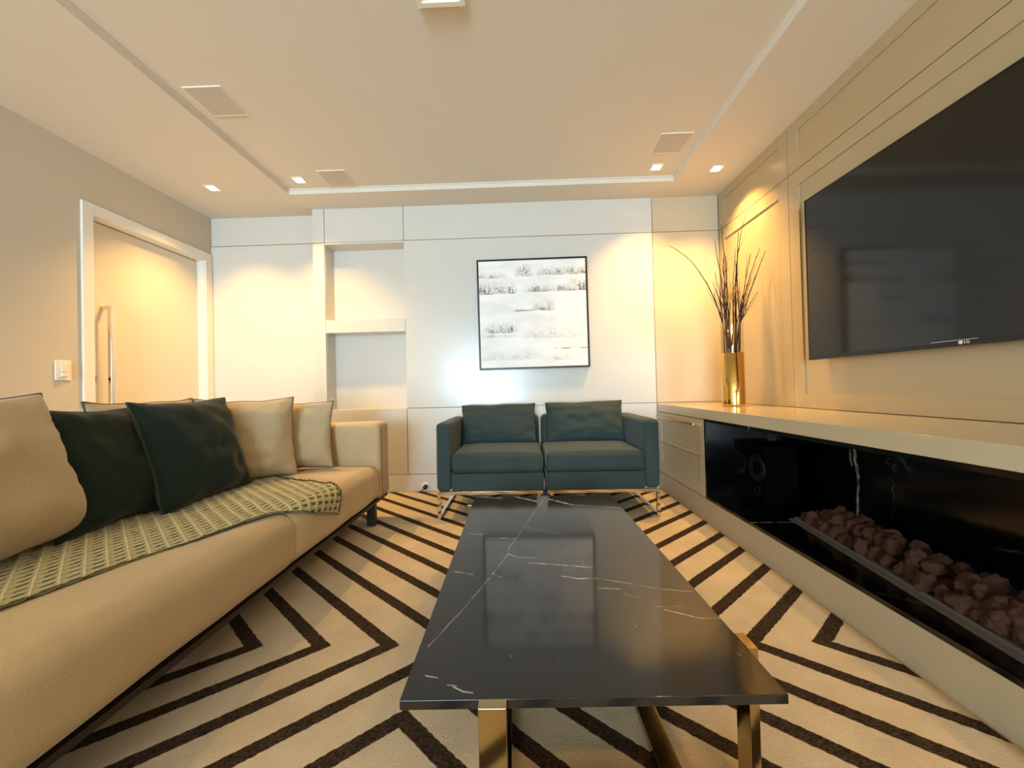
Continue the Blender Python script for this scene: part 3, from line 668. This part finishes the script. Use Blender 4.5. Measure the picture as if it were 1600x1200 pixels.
cushion('sofa_cushion', 'dark green cushion squeezed between the big beige cushion and another green one', (-1.575, 1.44, SB), 6, 15, 0.46, 0.47, 0.17, 'dkgreen', 'dkgreen', GG, 2, -1, crease=(-0.2, -0.1, 0.3))
cushion('sofa_cushion', 'front dark green cushion with pale piping, overlapping its green neighbour', (-1.485, 1.765, SB+0.002), 0, 16, 0.51, 0.49, 0.17, 'dkgreen', 'dkpipe', GG, 3, 1)
cushion('sofa_cushion', 'beige cushion almost hidden behind the two green ones', (-1.71, 1.72, SB), 0, 7, 0.50, 0.48, 0.15, 'linen2', 'piping', GB, 4)
cushion('sofa_cushion', 'beige cushion just right of the green ones, resting on the throw', (-1.535, 2.09, SB-0.004), -42, 8, 0.48, 0.475, 0.17, 'linen2', 'piping', GB, 5)
cushion('sofa_cushion', 'beige cushion leaning on the far sofa arm', (-1.45, 2.36, SB), -66, 9, 0.44, 0.44, 0.14, 'linen2', 'piping', GB, 6)

# ---------------------------------------------------------------- knitted throw
def throw_mat():
    t = NT('waffle_knit'); uv = t.n('ShaderNodeUVMap').outputs[0]; x, y, z = t.xyz(uv)      # uv in metres: x along the sofa, y across
    nz = t.noise(uv, 90.0, 2.0)
    nb = t.math('MULTIPLY_ADD', t.noise(uv, 40.0, 2.0), 0.16, -0.08)
    cx = t.math('FRACT', t.math('ADD', t.math('DIVIDE', x, 0.050), nb)); cy = t.math('FRACT', t.math('ADD', t.math('DIVIDE', y, 0.037), nb))
    rib = t.math('MAXIMUM', t.ramp(cx, 0.0, 0.10, 1.0, 0.0), t.ramp(cx, 0.90, 1.0))
    dash = t.math('MULTIPLY', t.math('MULTIPLY', t.ramp(cx, 0.30, 0.40), t.ramp(cx, 0.78, 0.88, 1.0, 0.0)), t.math('MULTIPLY', t.ramp(cy, 0.34, 0.44), t.ramp(cy, 0.72, 0.82, 1.0, 0.0)))
    soft = t.ramp(t.math('ABSOLUTE', t.math('SUBTRACT', cy, 0.58)), 0.0, 0.5, 0.0, 1.0)
    base = t.mix(t.math('MULTIPLY_ADD', nz, 0.5, t.math('MULTIPLY', soft, 0.5)), rgb(136, 128, 72), rgb(186, 176, 122))
    c = t.mix(t.math('MULTIPLY', rib, 0.85), base, rgb(226, 214, 168)); c = t.mix(t.math('MULTIPLY', dash, 0.9), c, rgb(70, 64, 20))
    t.set(Base_Color=c, Roughness=0.95, Sheen_Weight=0.3)
    h = t.math('SUBTRACT', t.math('MULTIPLY_ADD', nz, 0.3, t.math('MULTIPLY', rib, 0.6)), dash); t.bump(h, 0.7, 0.005)
    return t.m
M['throw'] = throw_mat(); M['fringe'] = fabric('throw_fringe', rgb(74, 78, 40), weave=400)
def make_throw():
    tw = thing('knitted_throw', 'green and cream waffle-knit throw spread over the sofa seat under the cushions', 'blanket', (-1.3, 1.3, SZ))
    o3 = Vector((-1.3, 1.3, SZ))
    ends = [(-0.4, 0.27), (0.3, 0.31), (0.60, 0.345), (0.87, 0.385), (1.10, 0.445), (1.24, 0.505), (1.42, 0.555), (1.52, 0.60), (1.60, 0.645), (1.70, 0.70), (1.80, 0.735), (1.92, 0.775)]
    def a_end(y):
        for (p, q) in zip(ends[:-1], ends[1:]):
            if p[0] <= y <= q[0]: return p[1]+(q[1]-p[1])*(y-p[0])/(q[0]-p[0])
        return ends[0][1] if y < ends[0][0] else ends[-1][1]
    xs, rad, xf = -1.62, 0.068, SX+0.016
    flat = (xf-rad)-xs
    def prof(a, y):
        z0 = SZ+0.018
        if a <= flat: return xs+a, z0
        b = (a-flat)/rad
        if b < math.pi/2: return xf-rad+rad*math.sin(b), z0-rad+rad*math.cos(b)
        return xf+0.002, z0-rad-(a-flat-rad*math.pi/2)
    NS, NTt = 330, 110; bm = bmesh.new(); uvl = bm.loops.layers.uv.new('uv'); V = {}; UV = {}
    for i in range(NS+1):
        s = i/NS
        for j in range(NTt+1):
            q = j/NTt
            yf = -0.4+(1.92+0.4)*s                  # at the front edge
            ybk = -0.4+(2.24+0.4)*s                 # at the back edge
            e = a_end(yf); a = e*q
            y = yf + (ybk-yf)*(1-q)**1.2
            if s > 0.97: y -= 0.0
            x, z = prof(a, y)
            al, be = (0.65*a+0.76*y)/0.897, (0.97*a-0.246*y)/0.897      # skewed knit directions
            cxp = (al/0.050) % 1.0; cyp = (be/0.037) % 1.0
            dash = 1.0 if (0.34 < cxp < 0.84 and 0.38 < cyp < 0.78) else 0.0
            rib = 1.0 if (cxp < 0.09 or cxp > 0.91) else 0.0
            up_ = 0.003*rib - 0.003*dash + 0.004*noise.noise(Vector((y*6, a*6, 1)))
            dome = -0.006*math.exp(-((y-1.57)/0.05)**2)
            V[i, j] = bm.verts.new(Vector((x + (up_ if a > flat else 0), y, z+up_+dome))-o3); UV[i, j] = (al, be)
    for i in range(NS):
        for j in range(NTt):
            f = bm.faces.new((V[i, j], V[i, j+1], V[i+1, j+1], V[i+1, j]))
            for lp, k in zip(f.loops, ((i, j), (i, j+1), (i+1, j+1), (i+1, j))): lp[uvl].uv = UV[k]
    bmesh.ops.recalc_face_normals(bm, faces=bm.faces)
    edge = [V[NS, j].co.copy() for j in range(NTt+1)]; fe = [V[i, NTt].co.copy() for i in range(0, NS+1, 2)]
    ob = link('knit', bm_mesh(bm, 'knit'), 'throw', tw, True)
    m = ob.modifiers.new('thick', 'SOLIDIFY'); m.thickness = 0.004; m.offset = -1.0
    rf = random.Random(5); bm = bmesh.new()
    for p in edge[8:]:
        for k in range(2):
            d = Vector((rf.uniform(-0.006, 0.006), rf.uniform(0.006, 0.020), rf.uniform(-0.006, 0.003)))
            b_ = p+Vector((rf.uniform(-0.002, 0.002), 0, 0.002)); add_tube(bm, [b_, b_+d*0.5+Vector((0, 0, 0.003)), b_+d], [0.0026, 0.0022, 0.001], 5)
    fr = link('fringe', bm_mesh(bm, 'fringe'), 'fringe', tw, True); fr['kind'] = 'stuff'; fr['label'] = 'dark green tufted fringe'
    tube('hem', fe, 0.0018, 'fringe', tw, 6)
make_throw()

# ================================================================ GREEN MODULAR SEATS
def green_seat(x0, x1, arm_left, label):
    cx = (x0+x1)/2; oy_ = 2.99
    t_ = thing('modular_seat', label, 'sofa', (cx, oy_, RG), 0, 'green two-piece settee')
    def B(nm, a0, a1, b0, b1, c0, c1, r, n=8, deform=None, wr=0.003, seed=0, mat='green'):
        return soft_box(nm, a0-cx, a1-cx, b0-oy_, b1-oy_, c0-RG, c1-RG, r, mat, t_, n, deform, wr, seed)
    aw = 0.105
    if arm_left: ax0, ax1, sx0, sx1 = x0, x0+aw, x0+aw+0.002, x1
    else: ax0, ax1, sx0, sx1 = x1-aw, x1, x0, x1-aw-0.002
    yf, ybk = 2.635, 3.345
    def puff(u, v, w_, p):
        if w_ > 0: p.z += 0.012*(1-u**4)*(1-v**4)*w_
        if v < 0: p.y -= 0.008*(1-u**4)*(1-w_*w_)*(-v)
        return p
    B('arm', ax0, ax1, yf-0.002, ybk, 0.205, 0.690, 0.032, wr=0.004)
    B('backrest', sx0, sx1, 3.205, ybk, 0.205, 0.698, 0.04, wr=0.004)
    B('base_block', sx0, sx1, yf+0.004, 3.203, 0.205, 0.335, 0.012, wr=0.002)
    B('seat_cushion', sx0+0.002, sx1-0.001, yf-0.004, 3.203, 0.337, 0.470, 0.034, deform=puff, seed=3)
    # piping between cushion and base
    tube('piping', [(sx0-cx+0.004, yf-0.002-oy_, 0.336-RG), ((sx0+sx1)/2-cx, yf-0.006-oy_, 0.336-RG), (sx1-cx-0.004, yf-0.002-oy_, 0.336-RG)], 0.003, 'greenpipe', t_, 6)
    tb_ = 0.011
    lx = (x0+0.018, x1-0.035) if arm_left else (x0+0.035, x1-0.018)
    z0 = tb_; z1 = 0.205-RG-tb_
    for (b0, b1) in ((yf+0.004, yf+0.026), (ybk-0.04, ybk-0.018)):
        box('top_rail', x0+0.007-cx, x1-0.007-cx, b0-oy_, b1-oy_, 0.205-RG-0.022, 0.205-RG, 'chrome', t_, 0.001)
    for q in lx:
        boxes('sled_leg', [(q-tb_-cx, q+tb_-cx, yf+0.004-oy_, yf+0.026-oy_, 0.0, 0.205-RG-0.022), (q-tb_-cx, q+tb_-cx, ybk-0.04-oy_, ybk-0.018-oy_, 0.0, 0.205-RG-0.022),
                           (q-tb_-cx, q+tb_-cx, yf+0.026-oy_, ybk-0.04-oy_, 0.0, 0.022)], 'chrome', t_, 0.001)
    return t_
green_seat(-0.612, 0.148, True, 'left half of the green wool settee, arm towards the beige sofa')
green_seat(0.166, 0.962, False, 'right half of the green wool settee, arm towards the drawers')
GP = 'green back pillows'
cushion('back_pillow', 'green oblong pillow on the left half of the settee', (-0.19, 3.115, 0.475), -90, 14, 0.62, 0.325, 0.15, 'green', 'greenpipe', GP, 11, 0.5, 0.035)
cushion('back_pillow', 'green oblong pillow on the right half of the settee', (0.53, 3.115, 0.475), -90, 14, 0.64, 0.335, 0.15, 'green', 'greenpipe', GP, 12, 0.5, 0.035)

# ================================================================ VASE AND TWIGS
VX, VY, VZ = 1.60, 2.86, 0.757
va = thing('glass_vase', 'tall cylindrical glass vase with a gold mirrored lower part on the counter', 'vase', (VX, VY, VZ))
VR = 0.078
gl = lathe('glass', [(0.0, 0.0), (VR, 0.0), (VR, 0.62), (VR-0.004, 0.62), (VR-0.004, 0.012), (0.0, 0.012)], 'glass', va, 48)
lathe('gold_band', [(VR+0.0012, 0.012), (VR+0.0012, 0.395), (VR+0.0002, 0.396), (VR+0.0002, 0.0115), (VR+0.0012, 0.012)], 'gold', va, 48)
def twig(tip, bend, label, nb=2, rb=0.0042, base=None):
    rg = random.Random(int(abs(tip[0]*1000)+abs(tip[2]*777)))
    ang = rg.uniform(1.6, 5.6); b0 = Vector((VX+0.045*math.cos(ang), VY+0.045*math.sin(ang), VZ+0.016))
    tip = Vector(tip); rim = Vector((VX, VY, VZ+0.62)); d = (tip-rim); d.z = 0
    if d.length > 1e-4: rim += d.normalized()*min(0.058, d.length*0.5+0.01)
    rim += Vector((rg.uniform(-0.015, 0.015), rg.uniform(-0.015, 0.015), 0))
    v_ = Vector((rim.x-VX, rim.y-VY, 0))
    if v_.length > 0.062: v_ *= 0.062/v_.length; rim = Vector((VX+v_.x, VY+v_.y, rim.z))
    mid = (rim+tip)/2 + Vector(bend)
    pts = []
    for i in range(8):
        u = i/8; pts.append(b0.lerp(rim, u))
    for i in range(17):
        u = i/16; p = rim*(1-u)**2 + mid*2*u*(1-u) + tip*u*u
        p = p+Vector((noise.noise(Vector((u*6, tip.x*9, 0))), noise.noise(Vector((u*6, tip.x*9, 5))), 0))*0.006*min(1, u*3); p.x = min(p.x, XR-0.012); pts.append(p)
    n = len(pts); rad = [rb*1.2*(0.7 if i < 6 else 1.0)*(1-0.62*i/(n-1)) for i in range(n)]
    bm = bmesh.new(); add_tube(bm, [p-b0 for p in pts], rad, 6)
    for k in range(10, n-1, 2):                                     # buds and short side shoots
        p = pts[k]-b0; dr = (pts[k+1]-pts[k]).normalized(); sd = Vector((rg.uniform(-1, 1), rg.uniform(-1, 1), 0.4)).normalized()
        ln = rg.uniform(0.006, 0.011); add_tube(bm, [p, p+(dr+sd*0.6)*ln*0.6, p+(dr+sd*0.5)*ln*1.3], [rad[k]*0.8, rad[k]*1.05, 0.0006], 5)
    for s in range(nb):
        k = rg.randrange(9, n-6); p = pts[k]-b0; dr = (pts[k+1]-pts[k]).normalized(); sd = Vector((rg.uniform(-1, 1), rg.uniform(-1, 1), 0.2)).normalized(); ln = rg.uniform(0.10, 0.24)
        q = [p, p+(dr*0.9+sd*0.25)*ln*0.5, p+(dr*0.95+sd*0.22)*ln]
        for qq in q: qq.x = min(qq.x, XR-0.012-b0.x)
        add_tube(bm, q, [rad[k]*0.7, rad[k]*0.55, 0.0009], 5)
    o = link('twig', bm_mesh(bm, 'twig'), 'twig', None, True); o.location = b0
    return tag(o, label, 'branch', 'dry twigs in the vase')
twig((1.150, 2.86, 1.985), (0.07, 0, 0.17), 'long bare twig arching far left out of the vase', 0)
twig((1.535, 2.84, 2.150), (0.02, 0, 0), 'straight tall bare twig left of the middle of the vase', 1)
twig((1.705, 2.82, 2.175), (-0.075, 0, 0.06), 'tallest twig with its tip curving to the right', 1)
twig((1.795, 2.74, 1.880), (-0.03, 0, -0.02), 'twig reaching furthest right towards the television', 1)
twig((1.765, 2.76, 1.905), (-0.03, 0, 0.0), 'slanting twig just left of the one reaching furthest right', 1)
twig((1.485, 2.84, 2.010), (0.015, 0, 0), 'upright twig left of the straight tall one', 1)
twig((1.665, 2.84, 2.085), (-0.01, 0, 0), 'upright twig just right of the tallest one', 1)
GT = 'short bare twig among the many crowded above the vase rim'
for (x, y, z) in ((1.72, 2.80, 1.88), (1.77, 2.80, 1.60), (1.73, 2.82, 1.70), (1.55, 2.84, 1.93), (1.59, 2.88, 1.90), (1.63, 2.83, 1.86), (1.65, 2.86, 1.95), (1.50, 2.82, 1.66), (1.47, 2.84, 1.62),
                  (1.54, 2.86, 1.74), (1.61, 2.80, 1.72), (1.67, 2.88, 1.76), (1.70, 2.84, 1.66), (1.52, 2.80, 1.85), (1.745, 2.84, 1.75), (1.58, 2.81, 1.60), (1.66, 2.80, 1.58), (1.50, 2.88, 1.78)):
    twig((x, y, z), (random.uniform(-0.02, 0.02), 0, 0), GT, 2, 0.0034)
